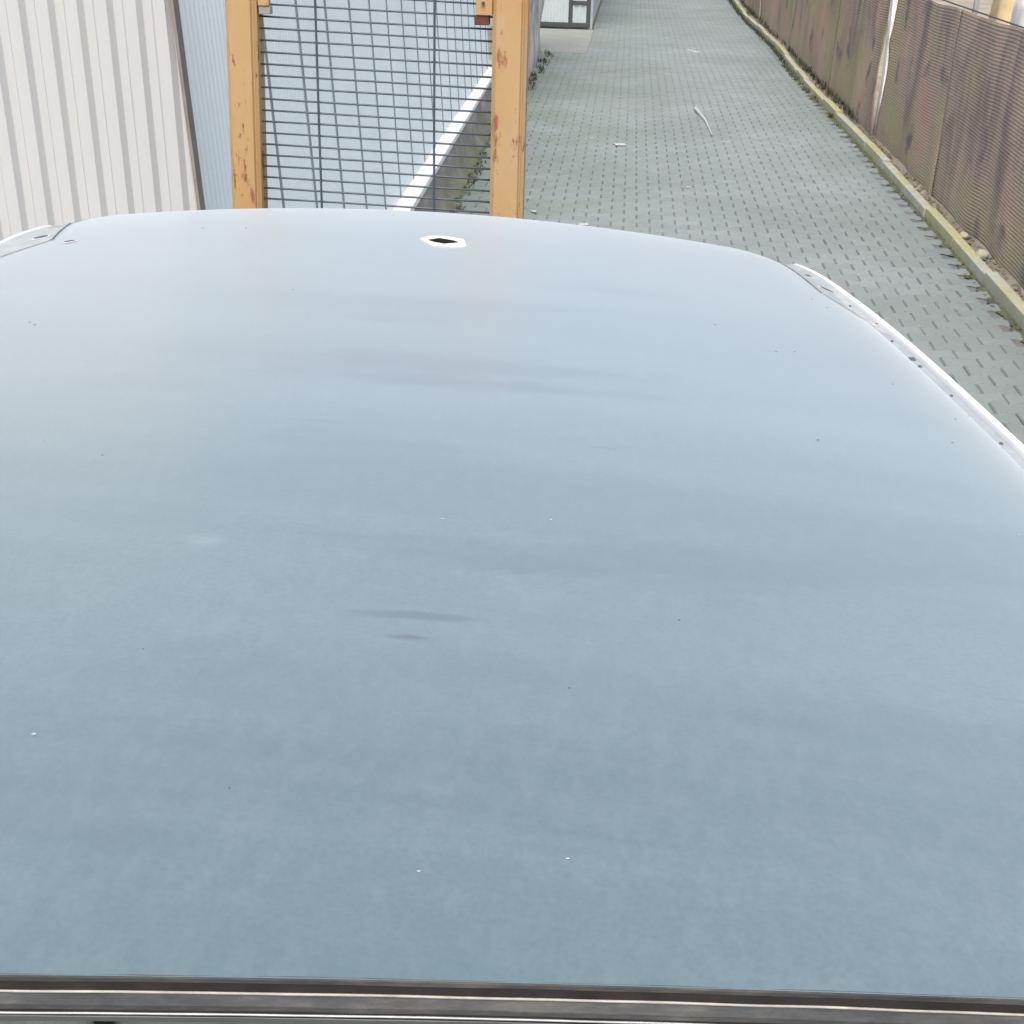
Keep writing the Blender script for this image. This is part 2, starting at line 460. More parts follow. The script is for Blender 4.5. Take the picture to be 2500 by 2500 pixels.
stones = []
row = 0; y = 3.0
while y < 36.0:
    x = X1 - (0.100 if row % 2 == 0 else 0.0)
    while x > X0 - 0.02:
        if x + 0.1 <= X1 + 0.06:
            z = 0.008 * noise.noise(Vector((x * 1.1, y * 0.9, 0))) + rnd.uniform(-0.002, 0.002)
            stones.append((x + rnd.uniform(-0.0012, 0.0012), y + rnd.uniform(-0.0012, 0.0012), z, rnd.uniform(-0.008, 0.008), rnd.randrange(NV),
                           rnd.uniform(-0.010, 0.010), rnd.uniform(-0.008, 0.008)))
        x -= PX
    y += PY; row += 1
seen = []
for k, s in enumerate(stones):
    q = project(s[:3])
    if q and 1290 < q[0] < 2490 and 5 < q[1] and not hidden_by_roof(q[0], q[1]):
        seen.append((q[2], k))
seen.sort()
single = set(k for _, k in seen[:300])
bulk = MB(); tones = []
for k, (x, y, z, a, v, tx, ty) in enumerate(stones):
    Mx = Matrix.Translation((x, y, z)) @ Matrix.Rotation(a, 4, 'Z') @ Matrix.Rotation(tx, 4, 'X') @ Matrix.Rotation(ty, 4, 'Y')
    if k in single:
        o = link_mesh('paver', VAR_ME[v], None, paving); o.matrix_local = Mx
    else:
        vs, fs = VAR[v]
        bulk.add([tuple(Mx @ Vector(p)) for p in vs], fs); tones += [(v + 0.5) / NV] * len(fs)
bo = bulk.build('pavers_beyond', M['paver'], paving); set_tone(bo.data, tones)
tag(bo, kind='stuff')

slab = MB().box((-2.6, 21.3, -0.05), (-0.62, 25.1, 0.012), c=0.006).build('concrete_slab', M['slab'])
tag(slab, 'smooth concrete apron in front of the dark framed gate', 'slab', kind='structure')

# kerb: separate edging stones
kerb = empty('kerb', (2.52, 5.0, 0))
tag(kerb, 'narrow concrete edging kerb with yellow lichen along the fence', 'kerb', kind='structure')
y = 3.6
kx = lambda yy: 2.52 + 0.035 * math.sin(yy * 0.55 + 1.2) * (0.35 + 0.65 * min(1, max(0, (yy - 13) / 6)))
while y < 42:
    ln = 0.99
    x_a, x_b = kx(y), kx(y + ln)
    b = MB().box((-0.038, 0.004, -0.12), (0.038, ln - 0.004, 0.075 + rnd.uniform(-0.012, 0.012)), c=0.008)
    o = b.build('kerb_stone', M['kerb'], kerb)
    o.location = (x_a - 2.52 + rnd.uniform(-0.007, 0.007), y - 5.0, 0)
    o.rotation_euler = (rnd.uniform(-0.006, 0.006), rnd.uniform(-0.03, 0.03), -math.atan2(x_b - x_a, ln))
    y += 1.0
# soil strip behind the kerb
b = MB()
b.grid([[(2.56 + 0.9 * i / 7, 2 + j * 0.25, 0.035 + 0.03 * noise.noise(Vector((i * 1.7, j * 0.6, 2))) + (0.02 if i else 0)) for j in range(160)] for i in range(8)])
soil = b.build('soil_strip', M['ground'], smooth=True)
tag(soil, 'narrow strip of bare soil behind the kerb', 'soil', kind='structure')

# ------------------------------------------------------------------ shade net fence on the right
fence = empty('net_fence', (2.66, 14.2, 0))
tag(fence, 'long brown stained shade net fence with fine horizontal ribs behind the kerb', 'fence')
FX = 2.66
def net_panel(ya, yb, seed, ea=None, eb=None):
    ny = max(2, int((yb - ya) / 0.12))
    rib = 0.0255; nz = int(1.52 / rib * 4)
    P = []
    for j in range(ny + 1):
        yy = ya + (yb - ya) * j / ny
        row = []
        bot = 0.035 + 0.05 * noise.noise(Vector((yy * 1.3, seed, 0)))
        top = 1.52 + 0.03 * noise.noise(Vector((yy * 0.9, seed + 5, 0)))
        f = j / ny
        for i in range(nz + 1):
            t = i / nz
            z = bot + (top - bot) * t
            ph = t * nz / 4 * 2 * math.pi
            x = 0.0032 * math.sin(ph)
            x += 0.045 * noise.noise(Vector((yy * 0.7, z * 0.9, seed))) + 0.012 * noise.noise(Vector((yy * 3.1, z * 1.2, seed + 9)))
            x += 0.06 * (1 - t) * 0.0 + 0.02 * t
            y2 = yy + (ea(z) * max(0, 1 - f * 6) if ea else 0) + (eb(z) * max(0, 1 - (1 - f) * 6) if eb else 0)
            row.append((x, y2 - 14.2, z))
        P.append(row)
    o = MB().grid(P).build('net_panel', M['net'], fence, smooth=True)
    md = o.modifiers.new('thickness', 'SOLIDIFY'); md.thickness = 0.003
    return o
GB = lambda z: 0.06 + 0.012 * noise.noise(Vector((z * 7, 1, 0))) - 0.17 * min(1, max(0, (z - 0.25) / 0.45)) + 0.09 * math.exp(-((z - 1.0) / 0.10) ** 2)
GA = lambda z: -0.13 + 0.012 * noise.noise(Vector((z * 6, 7, 0))) + 0.10 * min(1, max(0, (z - 0.2) / 0.5))
for k, (ya, yb) in enumerate(((3.0, 7.9), (7.93, 11.2), (11.18, 14.10), (14.30, 17.6), (17.58, 22.4), (22.38, 28.0), (27.98, 38.0))):
    net_panel(ya, yb, k * 3.3, GA if k == 3 else None, GB if k == 2 else None)
b = MB(); b.tube([(0.03, 3 - 14.2, 1.545), (0.035, 10 - 14.2, 1.54), (0.03, 38 - 14.2, 1.545)], 0.006, 6)
b.build('top_wire', M['steel'], fence)
for yy in (5.4, 7.9, 11.2, 17.6, 20.1, 22.4, 25.2, 28.0, 31, 34):
    MB().tube([(0.11, yy - 14.2, -0.2), (0.11, yy - 14.2, 1.62)], 0.024, 8).build('fence_post', M['grey_steel'], fence)

# the pale post in the gap between two nets
b = MB()
rng = random.Random(3)
P = []
for j in range(26):
    z = -0.1 + 2.2 * j / 25
    row = []
    for k in range(9):
        a = 2 * math.pi * k / 8
        r = 0.085 * (1 + 0.06 * noise.noise(Vector((k % 8, z * 4, 1)))) * (1.0 if j else 1.0)
        s = 1 / max(abs(math.cos(a)), abs(math.sin(a))) * 0.86
        row.append((math.cos(a) * r * s + 0.02 * math.sin(z * 2), math.sin(a) * r * s, z))
    P.append(row)
pst = MB().grid([[P[j][k] for j in range(26)] for k in range(9)]).build('fence_post_white', M['post'])
pst.name = 'whitewashed_post'
pst.location = (2.755, 14.22, 0); pst.rotation_euler = (0, RAD(-1.0), 0)
tag(pst, 'whitewashed concrete post in the gap between two brown nets', 'post')

# ------------------------------------------------------------------ left: white corrugated wall facing us
CY = 4.05                      # plane of the white wall
wall_x = lambda yy: -1.335 - 0.021 * (yy - CY)      # line of the pale blue wall
LEAN = math.tan(RAD(3.6))
wh = empty('white_corrugated_wall', (-1.4, CY, 0))
tag(wh, 'white ribbed sheet steel wall left of the orange mast', 'wall')
pitch = 0.0925
prof = [(0.0, 0.0), (0.30, 0.0), (0.43, -0.020), (0.85, -0.020), (1.0, 0.0)]
def white_sheet(xa, xb, edge):
    xs = []
    k0 = math.floor((xa) / pitch) - 1
    x = k0 * pitch
    while x < xb + pitch:
        for (t, d) in prof[:-1]: xs.append((x + t * pitch, d))
        x += pitch
    xs = [q for q in xs if xa <= q[0] <= xb]
    P = []
    for (x, d) in xs:
        row = []
        for z in (0.0, 0.6, 1.2, 1.8, 2.4, 3.6):
            lim = edge(z)
            row.append((min(x, lim) + 1.4, d - 0.0004 * (x > lim) * (x - lim), z))
        P.append(row)
    o = MB().grid(P).build('ribbed_sheet', M['white_sheet'], wh)
    return o
edge = lambda z: -1.345 - LEAN * 0.8 * (z - 1.15) - 0.0
white_sheet(-2.25, -1.20, edge)
white_sheet(-3.35, -2.251, lambda z: 9)
white_sheet(-7.0, -3.351, lambda z: 9)
# dark edge trim at the corner
b = MB()
zs = [0, 0.4, 0.8, 1.2, 1.6, 2.0, 2.4, 3.0, 3.6]
tr = lambda z: edge(z) + 1.4
b.grid([[(tr(z) + dx, dy, z) for z in zs] for dx, dy in ((0.0, -0.019), (0.010, -0.019), (0.010, 0.03), (0.0, 0.03), (0.0, -0.019))])
b.build('corner_trim', simple('dark_corner_trim', (0.20, 0.19, 0.175), 0.7, 0, 0.2, 8), wh)

# ------------------------------------------------------------------ left: pale blue panel wall along the alley
bl = empty('pale_blue_panel_wall', (-1.4, 10, 0))
tag(bl, 'pale blue panel wall with white bottom flashing running along the alley', 'wall')
ZF = 0.40
def blue_panel(ya, yb):
    n = int((yb - ya) / 0.0167)
    P = []
    g = 0.004
    for i in range(n + 1):
        yy = ya + g + (yb - ya - 2 * g) * i / n
        d = 0.0022 if (i % 3 == 1) else 0.0
        edge_in = -0.004 if i in (0, n) else 0.0
        P.append([(wall_x(yy) - LEAN * (z - ZF) + d + edge_in + 1.4, yy - 10, z) for z in (ZF + 0.01, 1.2, 2.2, 3.1)])
    return MB().grid(P).build('wall_panel', M['blue'], bl)
yy = CY + 0.03; first = True
ys = [CY + 0.03, 5.28]
while ys[-1] < 15.2: ys.append(ys[-1] + 0.62)
for a_, b_ in zip(ys[:-1], ys[1:]): blue_panel(a_, b_)
# dark backing seen in the joints
b = MB().grid([[(wall_x(y_) - LEAN * (z - ZF) - 0.004 + 1.4, y_ - 10, z) for z in (ZF, 3.1)] for y_ in (CY + 0.03, ys[-1])])
b.build('joint_backing', simple('dark_joint', (0.10, 0.12, 0.13), 0.8), bl)
jm = simple('joint_strip_grey', (0.17, 0.21, 0.24), 0.6)
for k_, y_ in enumerate(ys[1:-1]):
    hw = 0.0075 if k_ < 5 else 0.004
    q = [(wall_x(y_) - LEAN * (z - ZF) + 1.4, z) for z in (ZF + 0.01, 3.1)]
    b = MB().add([(q[k][0] + dx, y_ - 10 + dy, q[k][1]) for k in (0, 1) for dx, dy in ((-0.003, -hw), (0.006, -hw), (0.006, hw), (-0.003, hw))],
                 [(0, 1, 5, 4), (1, 2, 6, 5), (2, 3, 7, 6), (4, 5, 6, 7), (0, 3, 2, 1)])
    b.build('joint_strip', jm, bl)
# white flashing: ledge with a drip edge
fa = MB(); fb = MB()
pr = [(-0.02, ZF + 0.055), (0.006, ZF + 0.05), (0.075, ZF + 0.018), (0.082, ZF + 0.012), (0.082, ZF - 0.03)]
YS = np.linspace(CY + 0.03, ys[-1], 40)
fa.grid([[(wall_x(y_) + px + 1.4, y_ - 10, pz + 0.003 * noise.noise(Vector((y_ * 2, 1, 0)))) for y_ in YS] for px, pz in pr])
o = fa.build('flashing', M['flash'], bl)
md = o.modifiers.new('t', 'SOLIDIFY'); md.thickness = 0.002
# plinth below, an own uneven concrete wall foot
b = MB()
rows = []
for t, (px, pz) in enumerate(((0.045, ZF - 0.004), (0.05, 0.3), (0.055, 0.2), (0.07, 0.1), (0.11, 0.035), (0.16, -0.01))):
    rows.append([(wall_x(y_) + px + 0.035 * noise.noise(Vector((y_ * 2.2, pz * 5, 3))) - (0.02 if t == 0 else 0) + 1.4 + 0.004 * (y_ - 8), y_ - 10, pz) for y_ in np.linspace(CY + 0.05, 15.4, 180)])
b.grid(rows)
b.build('plinth', M['plinth'], bl, smooth=True)

# old plaster wall farther on
pw = empty('plaster_wall', (-1.45, 18, 0))
tag(pw, 'old peeling plaster wall end right behind the right orange post', 'wall')
b = MB()
outl = []
P = []
for y_ in np.linspace(15.42, 21.1, 60):
    P.append([(-1.33 + 0.06 * noise.noise(Vector((y_ * 1.6, z * 2, 7))) + 1.45 + 0.05 * max(0, 0.3 - z), y_ - 18, z) for z in np.linspace(-0.02, 3.5, 30)])
last = P[-1]
P.append([(p[0] - 0.15, p[1] + 0.02, p[2]) for p in last]); P.append([(p[0] - 2.5, p[1] + 0.03, p[2]) for p in last])
b.grid(P); b.build('plaster_face', M['plaster'], pw, smooth=True)
MB().box((-1.2, -2.57, -0.02), (-0.02, 3.0, 3.48)).build('wall_core', M['plaster'], pw)

# gate with dark steel frame, facing us, and the white flank beyond it
ga = empty('sheet_gate', (-1.2, 25.2, 0))
tag(ga, 'pale corrugated gate in a dark steel frame at the far left of the alley', 'gate')
def bar(x0, x1, z0, z1, d=0.05, nm='frame_bar', mt='steel'):
    return MB().box((x0, -d, z0), (x1, 0, z1), c=0.004).build(nm, M[mt], ga)
bar(-0.9, 0.50, 0.04, 0.12)
bar(-0.9, 0.50, 2.05, 2.13)
for x_ in (-0.9, 0.10, 0.43):
    bar(x_, x_ + 0.07, 0.121, 2.049)
bar(0.171, 0.429, 0.44, 0.50)
def gate_sheet(xa, xb):
    P = []; x_ = xa; i = 0
    while x_ <= xb + 1e-6:
        d = -0.012 if (i // 2) % 2 else -0.03
        P.append([(x_, d, z) for z in (0.121, 2.049)]); x_ += 0.028; i += 1
    MB().grid(P).build('corrugated_panel', M['gate'], ga)
gate_sheet(-0.83, 0.099); gate_sheet(0.171, 0.429)
fl = empty('white_flank_wall', (-0.66, 29, 0))
tag(fl, 'plain white building side beyond the dark framed gate', 'wall')
MB().box((-2.5, -3.75, 0.0), (0.0, 12, 3.4), c=0.01).build('wall_face', M['gate'], fl)
MB().box((-0.05, -3.74, -0.02), (0.015, 12, 0.10), c=0.004).build('base_strip', M['plinth'], fl)

# ------------------------------------------------------------------ orange lift mast with wire guard
MY = 3.75
st = empty('pallet_stacker', (-0.70, MY, 0), RAD(0.6))
tag(st, 'orange steel lift mast with dark wire guard standing beyond the car roof', 'lift truck')
def channel_post(cx, wd, mirror, lean):
    """C-section post, open to the inside"""
    h = wd / 2; dpt = 0.07; t = 0.010
    po = [(-h, 0.004), (-h + 0.010, -0.006), (-h + 0.012, -0.008), (h - 0.018, -0.008), (h - 0.014, -0.001), (h - 0.011, -0.001), (h - 0.008, -0.007), (h, 0.0), (h, dpt), (-h, dpt)]
    if mirror: po = [(-x, y) for x, y in po][::-1]
    b = MB()
    zs = [0.06, 0.8, 1.3, 1.7, 2.1, 2.55]
    rings = [[(cx + x + lean * (z - 1.7), y, z) for x, y in po] for z in zs]
    n = len(po)
    b.add([p for r in rings for p in r], [(i * n + k, i * n + (k + 1) % n, (i + 1) * n + (k + 1) % n, (i + 1) * n + k) for i in range(len(zs) - 1) for k in range(n)] + [tuple(range(n)), tuple((len(zs) - 1) * n + k for k in range(n - 1, -1, -1))])
    return b.build('mast_post', M['orange'], st, fix=True)
# post centres follow from the width of the mast (0.86 m over all)
def at_mast(px, py):
    r = ROT @ Vector((px - 1250, -(py - 1250), -F_PX)); k = MY / r.y
    return r.x * k + 0.70, CAM_H + r.z * k
xl0, xl1 = at_mast(550, 0)[0], at_mast(628, 0)[0]
xr0, xr1 = at_mast(1203, 0)[0], at_mast(1290, 0)[0]
channel_post((xl0 + xl1) / 2 - 0.012, xl1 - xl0, False, 0.036)
channel_post((xr0 + xr1) / 2, xr1 - xr0, False, 0.0)
xin0, xin1 = xl1 + 0.0, xr0
for nm, z0, z1 in (('cross_bar', 2.46, 2.54), ('cross_bar', 0.30, 0.38)):
    MB().box((xin0 - 0.03, 0.012, z0), (xin1 + 0.002, 0.06, z1), c=0.004).build(nm, M['orange'], st)
guard = empty('wire_guard', (0, 0.03, 0)); guard.parent = st
zc = 0.44; i = 0
while zc < 2.44:
    bow = 0.0015 * math.sin(i * 1.7)
    za = zc + 0.010; zb = zc - 0.006
    xa = xin0 - 0.04; xb = xin1 + 0.004
    pts = [(xa + (xb - xa) * t, 0.004 * math.sin(t * 3.1), za + (zb - za) * t + bow * math.sin(t * math.pi)) for t in (0, 0.25, 0.5, 0.75, 1)]
    MB().tube(pts, 0.0030, 6).build('cross_wire', M['wire'], guard, smooth=True)
    zc += 0.0322; i += 1
xv1 = at_mast(765, 0)[0]; xv2 = at_mast(1058, 0)[0]
for xv, dx in ((xv1, -0.012), (xv2, -0.008)):
    pts = [(xv - dx * 0.2, -0.006, 2.45), (xv, -0.006, 2.0), (xv + dx * 0.3, -0.006, 1.65), (xv + dx * 0.5, -0.006, 1.3), (xv + dx, -0.006, 0.4)]
    MB().tube(pts, 0.0036, 6).build('upright_wire', M['wire'], guard, smooth=True)
# brackets that hold the guard
bz = at_mast(1185, 38)[1]
br = MB().box((xin1 - 0.047, -0.004, bz), (xin1 - 0.001, 0.018, bz + 0.16), c=0.002).build('bracket', M['orange'], st)
MB().tube([(xin1 - 0.026, -0.012, bz + 0.032), (xin1 - 0.026, -0.001, bz + 0.032)], 0.0045, 8).build('bolt', M['steel'], br)
MB().box((xin1 - 0.050, 0.000, bz - 0.026), (xin1 - 0.010, 0.04, bz - 0.001), c=0.002).build('bracket_foot', simple('underside_shade_brown', (0.10, 0.03, 0.022), 0.8, 0, 0.4, 40), br)  # dark block: shade under the bracket plate put into its colour
bz = at_mast(640, 14)[1]
br = MB().box((xin0 + 0.002, -0.004, bz), (xin0 + 0.034, 0.018, bz + 0.16), c=0.002).build('bracket', M['orange'], st)
MB().box((xin0 + 0.003, 0.0, bz - 0.022), (xin0 + 0.036, 0.03, bz - 0.001), c=0.002).build('bracket_foot', M['grey_steel'], br)
# lower part of the machine (behind the car): chassis, legs, forks, wheels
MB().box((xl0, -0.10, 0.10), (xr1, -0.012, 0.34), c=0.015).build('chassis', M['orange'], st)
for xx in (-0.24, 0.24):
    lg = MB().box((xx - 0.06, 0.075, 0.06), (xx + 0.06, 1.05, 0.13), c=0.01).build('support_leg', M['orange'], st)
    MB().tube([(xx - 0.05, 0.98, 0.045), (xx + 0.05, 0.98, 0.045)], 0.045, 14).build('roller', M['tyre'], lg, smooth=False)
    MB().box((xx - 0.07, 0.09, 0.15), (xx + 0.07, 1.12, 0.19), c=0.008).build('fork', M['steel'], st)
for xx in (xl0 + 0.06, xr1 - 0.06):
    MB().tube([(xx - 0.03, -0.06, 0.075), (xx + 0.03, -0.06, 0.075)], 0.075, 18).build('wheel', M['tyre'], st)

# ------------------------------------------------------------------ the car
Z0 = 1.80
P_ = dict(yaw=0.1227, cx=-0.113, cy=0.466, L=1.855, wn=0.675, wf=0.668, wb=0.020, cu=0.015, c1=0.011, c2=0.035, ef=0.083, roll=-0.026)
car = empty('car', (P_['cx'], P_['cy'], 0), P_['yaw'])
tag(car, 'silvery blue-grey car with dusty bare roof, empty antenna hole and white side channels', 'car')

def halfw(v): return P_['wn'] + (P_['wf'] - P_['wn']) * v + P_['wb'] * 4 * v * (1 - v)
def rim(u, v):
    """outline sheet of the roof: local coordinates"""
    x = u * halfw(v)
    y = v * P_['L'] - P_['ef'] * u * u * v
    z = Z0 - P_['cu'] * u * u - P_['c1'] * v * v - P_['c2'] * v ** 4 + P_['roll'] * u
    return x, y, z
UE = 0.960
def roof_pt(u, v):
    x, y, z = rim(u, v)
    a = abs(u)
    t_ = min(1, v / 0.45); t_ = t_ * t_ * (3 - 2 * t_)
    z += 0.018 * (1 - a * a) * (0.2 + 0.8 * t_)                          # crown
    z += 0.002 + 0.004 * t_
    if a > 0.80: z -= 0.013 * ((min(a, UE) - 0.80) / (UE - 0.80)) ** 2.4           # rolls down to the channel
    if v > 0.82: z -= 0.010 * ((v - 0.82) / 0.18) ** 3
    if v < 0.012: z -= 0.0009 * ((0.012 - v) / 0.012) ** 2
    z += 0.0010 * noise.noise(Vector((x * 2.3, y * 3.3, 4))) + 0.0008 * math.exp(-((y - 1.16) / 0.05) ** 2 - (x / 0.3) ** 2)
    return Vector((x, y, z))

def plate_pt(u, v):
    a = abs(u)
    if a <= UE: return roof_pt(u, v) + Vector((0, 0, 0.0008))
    sgn = 1 if u > 0 else -1
    x, y, _ = rim(u, v)
    k = min(1, max(0, (v - 0.80) / 0.08))
    return Vector((x, y, roof_pt(sgn * UE, v).z - 0.0040 + 0.0048 * k + 0.003 * k * (a - UE) / (1 - UE)))

def roof_uv(px, py):
    """u, v of the roof point seen at a photo position (used once, to place the marks that are on the roof)"""
    u, v = 0.0, 0.5
    Mw = Matrix.Translation((P_['cx'], P_['cy'], 0)) @ Matrix.Rotation(P_['yaw'], 4, 'Z')
    def f(u, v):
        q = project(Mw @ plate_pt(u, v)); return q[0] - px, q[1] - py
    for _ in range(25):
        a = f(u, v); e = 1e-4
        b = f(u + e, v); c = f(u, v + e)
        J = ((b[0] - a[0]) / e, (c[0] - a[0]) / e, (b[1] - a[1]) / e, (c[1] - a[1]) / e)
        det = J[0] * J[3] - J[1] * J[2]
        du = (-a[0] * J[3] + a[1] * J[1]) / det; dv = (-a[1] * J[0] + a[0] * J[2]) / det
        k = min(1, 0.2 / (abs(du) + abs(dv) + 1e-9))
        u += du * k; v += dv * k
        u = max(-0.99, min(0.99, u)); v = max(0.0, min(1.0, v))
    return u, v

# antenna hole
HU, HV = roof_uv(1082, 589)
HC = roof_pt(HU, HV)
hole_poly = [(x_h * 0.54, y_h * 1.1) for x_h, y_h in [(-0.046, 0.004), (-0.012, 0.022), (0.030, 0.010), (0.046, -0.003), (0.004, -0.018), (-0.024, -0.010)]]
def in_poly(x, y, poly):
    c = False; n = len(poly)
    for i in range(n):
        x1_, y1_ = poly[i]; x2_, y2_ = poly[(i + 1) % n]
        if (y1_ > y) != (y2_ > y) and x < (x2_ - x1_) * (y - y1_) / (y2_ - y1_) + x1_: c = not c
    return c
us = np.concatenate([np.linspace(-UE, -0.8, 30)[:-1], np.linspace(-0.8, 0.8, 190), np.linspace(0.8, UE, 30)[1:]])
vs_ = np.concatenate([np.linspace(-0.0013, 0.012, 8)[:-1], np.linspace(0.012, 0.9, 180), np.linspace(0.9, 1.0, 40)[1:]])
nu, nv = len(us), len(vs_)
V = []; Fc = []
for u in us:
    for v in vs_: V.append(roof_pt(u, v))
big = [(x * 1.12, y * 1.25) for x, y in hole_poly]
for i in range(nu - 1):
    for j in range(nv - 1):
        q = (i * nv + j, (i + 1) * nv + j, (i + 1) * nv + j + 1, i * nv + j + 1)
        if any(in_poly(V[k].x - HC.x, V[k].y - HC.y, hole_poly) for k in q): continue
        Fc.append(q)
# front lip of the roof turning down
base = len(V)
for i in range(nu):
    p = V[i * nv + nv - 1]; V.append(p + Vector((0, 0.006, -0.010)))
    V.append(p + Vector((0, 0.004, -0.035)))
for i in range(nu - 1):
    a_, b_ = i * nv + nv - 1, (i + 1) * nv + nv - 1
    Fc.append((a_, b_, base + 2 * (i + 1), base + 2 * i)); Fc.append((base + 2 * i, base + 2 * i + 2, base + 2 * i + 3, base + 2 * i + 1))
roof = mesh_obj('roof', V, Fc, M['paint'], car, smooth=True)
# pale bare patch round the hole, lying on the sheet
def drape(poly_pts, lift):
    out = []
    for (x, y) in poly_pts:
        v = HV + y / P_['L']; u = HU
        for _ in range(4):
            q = roof_pt(u, v); u += (HC.x + x - q.x) / halfw(v); v += (HC.y + y - q.y) / P_['L']
        q = roof_pt(u, v); out.append((q.x, q.y, q.z + lift))
    return out
def resample(poly, n):
    pts = [Vector((p[0], p[1], 0)) for p in poly]; seg = []
    for a_, b_ in zip(pts, pts[1:] + pts[:1]): seg.append((a_, b_, (b_ - a_).length))
    tot = sum(s[2] for s in seg); out = []
    for k in range(n):
        d = tot * k / n
        for a_, b_, l in seg:
            if d <= l: p = a_.lerp(b_, d / l); out.append((p.x, p.y)); break
            d -= l
    return out
n_ = 36
inner = resample(hole_poly, n_)
outer_poly = [(x_h * 0.52, y_h) for x_h, y_h in [(-0.072, 0.010), (-0.045, 0.036), (0.0, 0.042), (0.045, 0.030), (0.066, 0.022), (0.072, -0.034), (0.03, -0.040), (-0.036, -0.034), (-0.055, -0.012)]]
def ray_hit(a):
    best = 0
    for i in range(len(outer_poly)):
        x1_, y1_ = outer_poly[i]; x2_, y2_ = outer_poly[(i + 1) % len(outer_poly)]
        dx, dy = math.cos(a), math.sin(a); ex, ey = x2_ - x1_, y2_ - y1_
        den = dx * ey - dy * ex
        if abs(den) < 1e-9: continue
        t = (x1_ * ey - y1_ * ex) / den; s = (x1_ * dy - y1_ * dx) / den
        if t > 0 and -1e-6 <= s <= 1 + 1e-6: best = max(best, t)
    return best
outr = []
for (x, y) in inner:
    a_ = math.atan2(y, x); r_ = ray_hit(a_); outr.append((math.cos(a_) * r_, math.sin(a_) * r_))
def ring(lst, f): return [(x * f + 0 * y, y * f) for x, y in lst]
r0 = drape(outr, 0.0003); r1 = drape([(o[0] * .93 + i_[0] * .07, o[1] * .93 + i_[1] * .07) for o, i_ in zip(outr, inner)], 0.0018)
r2 = drape(inner, 0.0010); r3 = [(x, y, z - 0.012) for x, y, z in r2]
b = MB(); b.grid([a_ + a_[:1] for a_ in (r0, r1, r2)])
patch = b.build('bare_patch', M['primer'], roof, smooth=False)
MB().grid([a_ + a_[:1] for a_ in (r2, r3)]).build('hole_wall', M['dark'], patch)
patch['label'] = 'white bare patch round the black antenna hole'
b = MB(); b.add([(HC.x - 0.12, HC.y - 0.1, HC.z - 0.03), (HC.x + 0.12, HC.y - 0.1, HC.z - 0.03), (HC.x + 0.12, HC.y + 0.1, HC.z - 0.04), (HC.x - 0.12, HC.y + 0.1, HC.z - 0.04)], [(0, 1, 2, 3)])
b.build('roof_lining', M['dark'], roof)

# side channels: floor strip and white lip
for s in (-1, 1):
    VV = np.linspace(0.0, 0.995, 120)
    def at(u, v, dz):
        x, y, z = rim(s * u, v); return (x, y, roof_pt(s * UE, v).z + 0.003 + dz)
    inner_edge = [roof_pt(s * UE, v) for v in VV]
    fl_ = [[(p.x, p.y, p.z) for p in inner_edge],
           [(p.x + s * 0.0015, p.y, p.z - 0.0040) for p in inner_edge],
           [(rim(s * 0.984, v)[0], rim(s * 0.984, v)[1], roof_pt(s * UE, v).z - 0.0045) for v in VV]]
    MB().grid(fl_).build('side_channel', M['channel'], roof, smooth=False)
    lip = [[(rim(s * 0.984, v)[0], rim(s * 0.984, v)[1], roof_pt(s * UE, v).z - 0.0045) for v in VV],
           [at(0.9845, v, -0.002) for v in VV], [at(0.987, v, 0.0012) for v in VV], [at(0.994, v, 0.0012) for v in VV],
           [at(1.0, v, -0.002) for v in VV], [at(1.003, v, -0.010) for v in VV], [at(1.004, v, -0.05) for v in VV]]
    MB().grid(lip).build('channel_lip', M['lip'], roof, smooth=True)
    # clips and dark dirt in the channel
    for v, k_ in ((0.40, 1), (0.47, .6), (0.56, .5), (0.625, .7), (0.643, 1.3), (0.69, .5), (0.80, .6), (0.865, .7), (0.885, .5)):
        x, y, z = rim(s * 0.972, v)
        zz = roof_pt(s * UE, v).z - 0.0043
        MB().box((x - 0.003 * k_, y - 0.004 * k_, zz), (x + 0.003 * k_, y + 0.004 * k_, zz + 0.002), c=0.0006).build('clip', M['slot'], roof)

# corner plates with slots
def strip_on_roof(pts, wd, lift, name, mat):
    """raised bead along roof points given as (u, v)"""
    ps = [plate_pt(u, v) + Vector((0, 0, lift)) for u, v in pts]
    return MB().tube(ps, wd, 6).build(name, mat, roof)
def slot(px, py, lx, ly, ang=0.0):
    u, v = roof_uv(px, py); c = plate_pt(u, v)
    nrm = (plate_pt(min(u + .002, 1), v) - plate_pt(u - .002, v)).cross(plate_pt(u, min(1, v + .002)) - plate_pt(u, v - .002)).normalized()
    q = nrm.to_track_quat('Z', 'Y').to_matrix().to_4x4()
    Mx = Matrix.Translation(c) @ q @ Matrix.Rotation(ang, 4, 'Z')
    b = MB(); n = 16
    for r_, z_ in ((1.25, 0.0002), (1.10, 0.0006), (1.0, 0.0007), (0.90, 0.0006)):
        b.v += [tuple(Mx @ Vector((math.cos(2 * math.pi * k / n) * lx * r_, math.sin(2 * math.pi * k / n) * ly * r_, z_))) for k in range(n)]
    for i in range(3): b.f += [(i * n + k, i * n + (k + 1) % n, (i + 1) * n + (k + 1) % n, (i + 1) * n + k) for k in range(n)]
    rimo = b.build('screw_hole', M['lip'], roof, smooth=True)
    b = MB().add([tuple(Mx @ Vector((math.cos(2 * math.pi * k / n) * lx * 0.98, math.sin(2 * math.pi * k / n) * ly * 0.98, 0.0012))) for k in range(n)], [tuple(range(n))])
    b.build('hole', M['slot'], rimo)  # flat dark disc: shade inside the hole given as colour, no opening cut
